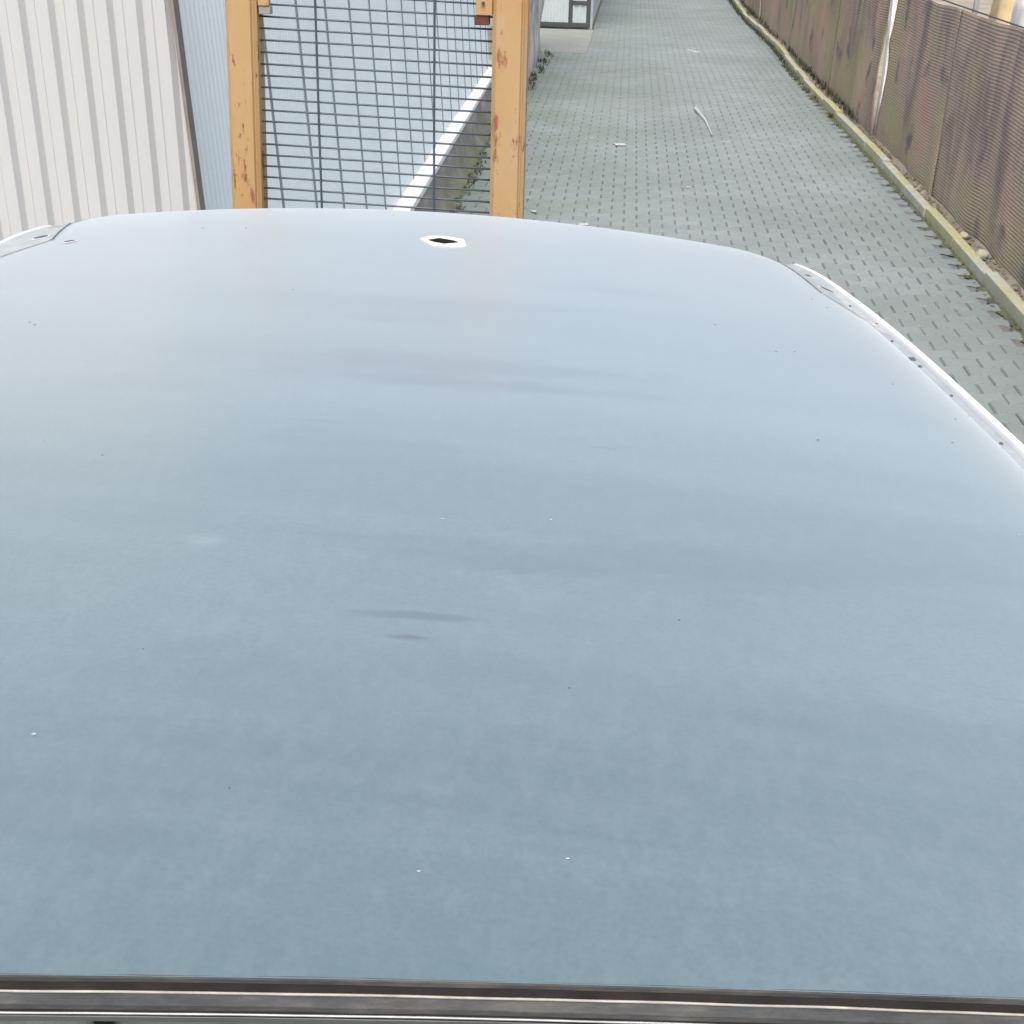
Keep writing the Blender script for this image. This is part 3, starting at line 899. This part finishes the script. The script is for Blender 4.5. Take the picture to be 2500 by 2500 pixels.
for (px, py, lx, ly) in ((1972, 674, 0.011, 0.013), (2018, 708, 0.011, 0.013), (2150, 793, 0.009, 0.005),
                         (132, 556, 0.013, 0.012), (100, 580, 0.012, 0.012), (170, 590, 0.009, 0.005)):
    slot(px, py, lx, ly)
seam_mat = simple('panel_joint', (0.16, 0.18, 0.19), 0.8, 0, 0.2, 20)
for a_, b_ in (((1902, 640), (2004, 714)), ((172, 546), (126, 586))):
    A = roof_uv(*a_); B = roof_uv(*b_)
    sg = 1 if A[0] > 0 else -1
    P = []
    for k in range(15):
        t = k / 14
        v_ = 0.998 + (B[1] - 0.10 - 0.998) * t
        tt = min(1, max(0, (A[1] - v_) / max(1e-3, A[1] - B[1])))
        ui = abs(A[0]) + (abs(B[0]) - abs(A[0])) * tt
        if v_ < B[1]: ui = abs(B[0]) + (0.984 - abs(B[0])) * (B[1] - v_) / 0.10
        P.append([tuple(plate_pt(sg * (ui + (0.9845 - ui) * m / 8), v_)) for m in range(9)])
    MB().grid(P).build('corner_plate', M['plate'], roof, smooth=True)
    strip_on_roof([(A[0] + (B[0] - A[0]) * t / 6, A[1] + (B[1] - A[1]) * t / 6) for t in range(7)], 0.0016, 0.0, 'panel_joint', seam_mat)

# paint chips lying where the photo shows single specks
chips = MB()
def speck(px, py, r, mb, st_=1.0, ang=0.0):
    r = r * 0.62
    u, v = roof_uv(px, py); c = roof_pt(u, v)
    n = 7
    mb.add([(c.x + math.cos(2 * math.pi * k / n) * r * st_ * math.cos(ang) - math.sin(2 * math.pi * k / n) * r * math.sin(ang),
             c.y + math.cos(2 * math.pi * k / n) * r * st_ * math.sin(ang) + math.sin(2 * math.pi * k / n) * r * math.cos(ang), c.z + 0.0004) for k in range(n)] + [(c.x, c.y, c.z + 0.0009)],
           [(k, (k + 1) % n, n) for k in range(n)])
for px, py, r in ((1895, 858, .0022), (1940, 858, .0022), (1997, 1073, .0020), (2020, 750, .0022), (1983, 730, .0022), (2325, 1080, .002), (2333, 1022, .002), (2180, 937, .0018), (2364, 1015, .0018),
                  (1746, 792, .0022), (1658, 1512, .0019), (601, 556, .003), (495, 556, .003), (716, 706, .002), (72, 786, .002), (85, 792, .0025), (1390, 1678, .0012), (250, 1110, .0014), (560, 1922, .0009), (350, 1583, .001)):
    speck(px, py, r, chips)
tag(chips.build('dark_specks', M['slot'], roof), kind='stuff')
chips = MB()
for px, py, r, s_, a_ in ((83, 1790, .0022, 1.4, 0), (107, 1073, .0016, 1, 0), (1386, 2094, .0011, 2, 0), (1022, 2125, .001, 2, 0), (1345, 1267, .0018, 1.5, 0), (2192, 1054, .0022, 1.5, -.6), (1080, 1265, .0014, 2, .2), (2490, 1305, .002, 1.5, 0)):
    speck(px, py, r, chips, s_, a_)
tag(chips.build('pale_specks', M['plate'], roof), kind='stuff')

# rear edge: gasket, folded flange and weathered edge
def edge_strip(prof, name, mat, smooth=False):
    P = []
    for (dy, dz) in prof:
        dy -= 0.0020
        P.append([(roof_pt(u, 0).x, dy + 0.0004 * noise.noise(Vector((u * 14, dy * 300, 2))), roof_pt(u, 0).z + dz + 0.0004 * noise.noise(Vector((u * 18, dz * 300, 5)))) for u in np.linspace(-UE, UE, 120)])
    return MB().grid(P).build(name, mat, car, smooth=smooth)
def bead(dy, dz, r, name, mat, wob=0.0004):
    dy -= 0.0020
    pts = [(roof_pt(u, 0).x, dy + wob * noise.noise(Vector((u * 12, 3, dy * 90))), roof_pt(u, 0).z + dz + wob * noise.noise(Vector((u * 15, 8, 1)))) for u in np.linspace(-UE, UE, 160)]
    return MB().tube(pts, r, 8).build(name, mat, car, smooth=True)
edge_strip([(0.0005, 0.0), (-0.0006, -0.0012), (-0.0006, -0.004)], 'roof_hem', M['rail'])
edge_strip([(0.0002, -0.0041), (-0.0040, -0.0058), (-0.0045, -0.0075)], 'gasket', M['rubber'])
bead(-0.0046, -0.0066, 0.0007, 'flange_lip', simple('pale_worn_edge', (0.27, 0.27, 0.25), 0.6, 0, 0.25, 60))
edge_strip([(-0.0046, -0.0076), (-0.0070, -0.0086), (-0.0092, -0.0105), (-0.0096, -0.014)], 'weathered_flange', M['rail'])
edge_strip([(-0.0086, -0.0132), (-0.0108, -0.0137), (-0.0110, -0.016)], 'lower_gasket', M['rubber'])
bead(-0.0112, -0.0140, 0.0006, 'trim_lip', simple('pale_trim_edge', (0.30, 0.32, 0.34), 0.4, 0.3, 0.2, 60), 0.0003)
edge_strip([(-0.0108, -0.0145), (-0.0108, -0.0170), (-0.002, -0.03), (0.03, -0.05)], 'inner_flange', M['trim'])

# car body below the roof: sides, pillars, windows, nose, wheels (hidden from the photograph's viewpoint)
L_ = P_['L']
body_prof = [(-0.05, 0.32), (-0.06, 0.95), (L_ + 0.62, 0.95), (L_ + 0.80, 0.80), (L_ + 0.82, 0.34)]
zt = Z0 - 0.05
for s in (-1, 1):
    sd_ = MB()
    x0_, x1_ = sorted((s * 0.64, s * 0.705))
    sd_.prism(body_prof[::-1] if s > 0 else body_prof, 'x', x0_, x1_)
    side = sd_.build('side_panel', M['paint'], car, fix=True)
    MB().box((s * 0.70 - 0.012, 1.0, 0.80), (s * 0.70 + 0.018, 1.12, 0.825), c=0.004).build('door_handle', M['rubber'], side)
    for yb, yt, wd in ((0.0, 0.03, 0.10), (0.92, 0.90, 0.08), (L_ + 0.50, L_ - 0.16, 0.09)):
        P = []
        xb_, xt_ = s * 0.672, s * 0.655
        zz_ = zt + P_['roll'] * s - (0.045 if yt > 1 else 0.0)
        b = MB()
        b.add([(xb_ - .02, yb, .94), (xb_ + .02, yb, .94), (xb_ + .02, yb + wd, .94), (xb_ - .02, yb + wd, .94),
               (xt_ - .02, yt, zz_), (xt_ + .02, yt, zz_), (xt_ + .02, yt + wd, zz_), (xt_ - .02, yt + wd, zz_)],
              [(0, 3, 2, 1), (4, 5, 6, 7), (0, 1, 5, 4), (1, 2, 6, 5), (2, 3, 7, 6), (3, 0, 4, 7)])
        b.build('pillar', M['paint'], car)
    for ya, yb2, yt2 in ((0.10, 0.92, 0.90), (1.0, L_ + 0.50, L_ - 0.16)):
        zz_ = zt + P_['roll'] * s - 0.02
        x_ = s * 0.668
        b = MB().add([(x_, ya + .002, .95), (x_, yb2 - .002, .95), (x_ - s * .015, yt2 - .002, zz_), (x_ - s * .015, ya + .002, zz_)], [(0, 1, 2, 3)])
        o = b.build('side_window', M['glass'], car); md = o.modifiers.new('t', 'SOLIDIFY'); md.thickness = 0.004
    for yw in (0.35, L_ + 0.35):
        wh_ = MB().tube([(s * 0.58, yw, 0.28), (s * 0.72, yw, 0.28)], 0.28, 28).build('wheel', M['tyre'], car)
        MB().tube([(s * 0.715, yw, 0.28), (s * 0.735, yw, 0.28)], 0.17, 24).build('rim', M['grey_steel'], wh_)
nose = MB(); nose.box((-0.638, L_ + 0.50, 0.36), (0.638, L_ + 0.79, 0.93), c=0.03); nose.build('nose', M['paint'], car)
MB().box((-0.638, 0.0, 0.30), (0.638, L_ + 0.49, 0.36), c=0.01).build('floor_pan', M['rubber'], car)
MB().box((-0.638, -0.05, 0.36), (0.638, -0.02, 0.92), c=0.01).build('tail_panel', M['paint'], car)
ws = MB().add([(-0.62, L_ + 0.56, 0.96), (0.62, L_ + 0.56, 0.96), (0.58, L_ - 0.10, zt - 0.055), (-0.58, L_ - 0.10, zt - 0.03)], [(0, 1, 2, 3)])
o = ws.build('windscreen', M['glass'], car); md = o.modifiers.new('t', 'SOLIDIFY'); md.thickness = 0.005
for xx in (-0.45, 0.45):
    MB().box((xx - 0.10, L_ + 0.785, 0.55), (xx + 0.10, L_ + 0.815, 0.68), c=0.02).build('headlight', M['primer'], car)
MB().box((-0.63, 0.52, 0.40), (0.63, 0.56, 1.56), c=0.01).build('cabin_partition', M['seat'], car)
# seats that show through the open rear
for k, xx in enumerate((-0.42, -0.13, 0.16, 0.45)):
    b = MB()
    P = []
    for i in range(25):
        x_ = xx - 0.135 + 0.27 * i / 24
        d = 0.018 * abs(math.sin(i / 24 * math.pi * 3))
        P.append([(x_, 0.36 - d + 0.05 * t, 0.75 + 0.75 * t) for t in (0, 0.25, 0.5, 0.75, 0.93)] + [(x_, 0.46, 1.49), (x_, 0.50, 1.45)])
    sb = b.grid(P).build('seat_back', M['seat'] if k % 2 == 0 else M['trim'], car, smooth=True)
    md = sb.modifiers.new('t', 'SOLIDIFY'); md.thickness = 0.05; md.offset = -1

# ------------------------------------------------------------------ things behind the net
def bag(name, loc, sx, sy, sz, mat, seed, label):
    bm = bmesh.new(); bmesh.ops.create_cube(bm, size=1)
    bmesh.ops.subdivide_edges(bm, edges=bm.edges[:], cuts=9, use_grid_fill=True)
    for v in bm.verts:
        p = v.co.copy(); r = 1 - 0.16 * max(0, (abs(p.x) * 2) ** 4 * (abs(p.y) * 2) ** 4)
        bul = 1 + 0.12 * math.cos(p.z * math.pi)
        k = 0.09 * noise.noise(p * 5 + Vector((seed, 0, 0)))
        v.co = Vector((p.x * sx * r * bul * (1 + k), p.y * sy * r * bul * (1 + k), (p.z + 0.5) * sz * (1 + 0.03 * noise.noise(p * 4 + Vector((0, seed, 0))))))
    me = bpy.data.meshes.new(name); bm.to_mesh(me); bm.free()
    o = link_mesh(name, me, mat, None, True); o.location = loc
    tag(o, label, 'sack', 'sacks standing behind the net')
    MB().tube([(-0.05, 0, sz * 0.97), (-0.06, 0, sz + 0.06), (0.06, 0, sz + 0.06), (0.05, 0, sz * 0.97)], 0.012, 6).build('loop', mat, o)
    return o
bag('sack', (3.62, 13.2, -0.03), 0.34, 0.34, 1.72, M['yellow'], 1, 'yellowish upright sack behind the net top')
bag('sack', (3.55, 12.1, -0.03), 0.40, 0.40, 1.66, M['bag'], 2, 'white bulging sack behind the net, just right of the yellowish one')
bag('sack', (3.66, 11.35, -0.03), 0.34, 0.34, 1.78, M['bag'], 3, 'white bulging sack behind the net at the right picture edge')

# ------------------------------------------------------------------ weeds, moss and litter
def blades(mb, x, y, z, n, h, spread, rng):
    for _ in range(n):
        a = rng.uniform(0, 6.283); r = spread * rng.random() ** 0.7
        bx, by = x + math.cos(a) * r, y + math.sin(a) * r
        hh = h * rng.uniform(0.4, 1.1); d = rng.uniform(0, 6.283); bend = hh * rng.uniform(0.2, 0.9)
        wd = rng.uniform(0.003, 0.008)
        tx, ty = math.cos(d), math.sin(d); px, py = -ty * wd, tx * wd
        p = [(bx - px, by - py, z), (bx + px, by + py, z),
             (bx + tx * bend * .4 + px * .8, by + ty * bend * .4 + py * .8, z + hh * .65), (bx + tx * bend * .4 - px * .8, by + ty * bend * .4 - py * .8, z + hh * .65),
             (bx + tx * bend, by + ty * bend, z + hh)]
        mb.add(p, [(0, 1, 2, 3), (3, 2, 4)])
rg = random.Random(11)
mb = MB()
y_ = 8.0
while y_ < 21:
    if rg.random() < 0.5 + 0.5 * noise.noise(Vector((y_ * 0.9, 0, 3))):
        blades(mb, wall_x(y_) + 0.19 + 0.004 * (y_ - 8) + rg.uniform(-.03, .03), y_, 0, rg.randrange(4, 12), 0.03, 0.04, rg)
    y_ += 0.09
for _ in range(22): blades(mb, -1.23 + rg.uniform(-.06, .06), rg.uniform(17.0, 21.3), 0, 12, 0.07, 0.06, rg)
tag(mb.build('wall_foot_weeds', M['leaf']), 'short green weeds along the foot of the left wall', 'weeds', kind='stuff')
mb = MB()
y_ = 15.0
while y_ < 38:
    dens = 1.0 if y_ > 19 else 0.35
    if rg.random() < dens:
        blades(mb, kx(y_) - 0.07 - rg.random() * 0.05 * dens, y_, 0, rg.randrange(6, 14), 0.05, 0.045, rg)
    if rg.random() < 0.7:
        blades(mb, kx(y_) + 0.09 + rg.random() * 0.06, y_, 0.05, rg.randrange(4, 12), 0.10, 0.05, rg)
    y_ += 0.10
tag(mb.build('kerb_grass', M['leaf']), 'green grass growing along the far stretch of the kerb', 'grass', kind='stuff')
# moss lumps in the gutter beside the kerb and at the plinth foot
def lumps(name, pts, mat, label, cat):
    mb = MB()
    for (x, y, z, r) in pts:
        n = 7; h = r * rg.uniform(0.25, 0.5); ph = rg.random() * 6
        mb.add([(x + math.cos(2 * math.pi * k / n + ph) * r * rg.uniform(.7, 1.2), y + math.sin(2 * math.pi * k / n + ph) * r * 1.6 * rg.uniform(.7, 1.2), z) for k in range(n)] + [(x, y, z + h)], [(k, (k + 1) % n, n) for k in range(n)])
    tag(mb.build(name, mat, smooth=True), label, cat, kind='stuff')
lumps('gutter_moss', [(kx(q) - 0.052 - rg.random() ** 2 * 0.05, q, -0.002, rg.uniform(0.008, 0.026)) for q in np.arange(5, 38, 0.016)], M['moss'], 'dark moss in the gutter beside the kerb', 'moss')
lumps('plinth_moss', [(wall_x(q) + 0.15 + 0.004 * (q - 8) + rg.gauss(0, 0.028), q, 0.0, rg.uniform(0.01, 0.03)) for q in np.arange(7, 15.4, 0.012)], M['moss'], 'dark moss along the foot of the plinth', 'moss')
lumps('leaf_litter', [(2.565 + rg.random() * 0.09, q, 0.052, rg.uniform(0.005, 0.018)) for q in np.arange(6, 30, 0.02)], M['dry'], 'dry leaf litter between kerb and net fence', 'leaf litter')

def on_ground(px, py, z=0.004):
    r = ROT @ Vector((px - 1250, -(py - 1250), -F_PX)); k = (z - CAM_H) / r.z
    return r.x * k, r.y * k
def scrap(px, py, a, b_, rz, label, name='paper_scrap', cat='litter', grp='pale scraps of litter on the paving'):
    x, y = on_ground(px, py)
    n = 6; P = []
    for i in range(n):
        P.append([((i / (n - 1) - .5) * a * (1 - 0.2 * noise.noise(Vector((j, px, 0)))), (j / 3 - .5) * b_ * (1 + .3 * noise.noise(Vector((i * 1.3, py, 0)))), 0.006 + 0.012 * abs(noise.noise(Vector((i * .7, j * .9, px))))) for j in range(4)])
    o = MB().grid(P).build(name, M['paper'], smooth=True); o.location = (x, y, 0.002); o.rotation_euler = (0, 0, rz)
    md = o.modifiers.new('t', 'SOLIDIFY'); md.thickness = 0.002
    tag(o, label, cat, grp)
scrap(1513, 353, 0.11, 0.13, 0.3, 'pale crumpled scrap in the middle of the paving right of the mast')
scrap(1424, 548, 0.08, 0.08, 0.1, 'pale scrap on the paving just above the car roof edge')
scrap(1303, 517, 0.04, 0.05, 0.5, 'small white scrap on the paving beside the right orange post')
scrap(1678, 458, 0.035, 0.04, 0.5, 'tiny bright scrap on the paving midway between roof and pale twig')
scrap(1690, 125, 0.10, 0.40, 0.5, 'pale scrap far up the alley')
# pale curved twig
x, y = on_ground(1697, 268); x2, y2 = on_ground(1722, 295); x3, y3 = on_ground(1738, 330)
tw = MB().tube([(x, y, 0.02), (x2, y2, 0.012), (x3, y3, 0.010)], [0.022, 0.014, 0.006], 7).build('pale_stick', M['paper'])
tag(tw, 'pale bent stick lying on the paving', 'stick')
# stones on the soil by the fence foot
for k, (px, py, r, lab) in enumerate(((2352, 572, 0.035, 'pale pebble standing behind the kerb, upper of two'), (2395, 618, 0.045, 'larger pale stone behind the kerb, lower of two'))):
    x, y = on_ground(px, py, 0.08)
    bm = bmesh.new(); bmesh.ops.create_icosphere(bm, subdivisions=3, radius=r)
    for v in bm.verts: v.co = v.co * (1 + 0.35 * noise.noise(v.co * 18 + Vector((k * 9, 0, 0)))); v.co.z *= 0.8
    me = bpy.data.meshes.new('stone'); bm.to_mesh(me); bm.free()
    o = link_mesh('stone', me, M['stone'], None, True); o.location = (max(x, 2.585), y, 0.072)
    tag(o, lab, 'stone', 'stones lying behind the kerb')
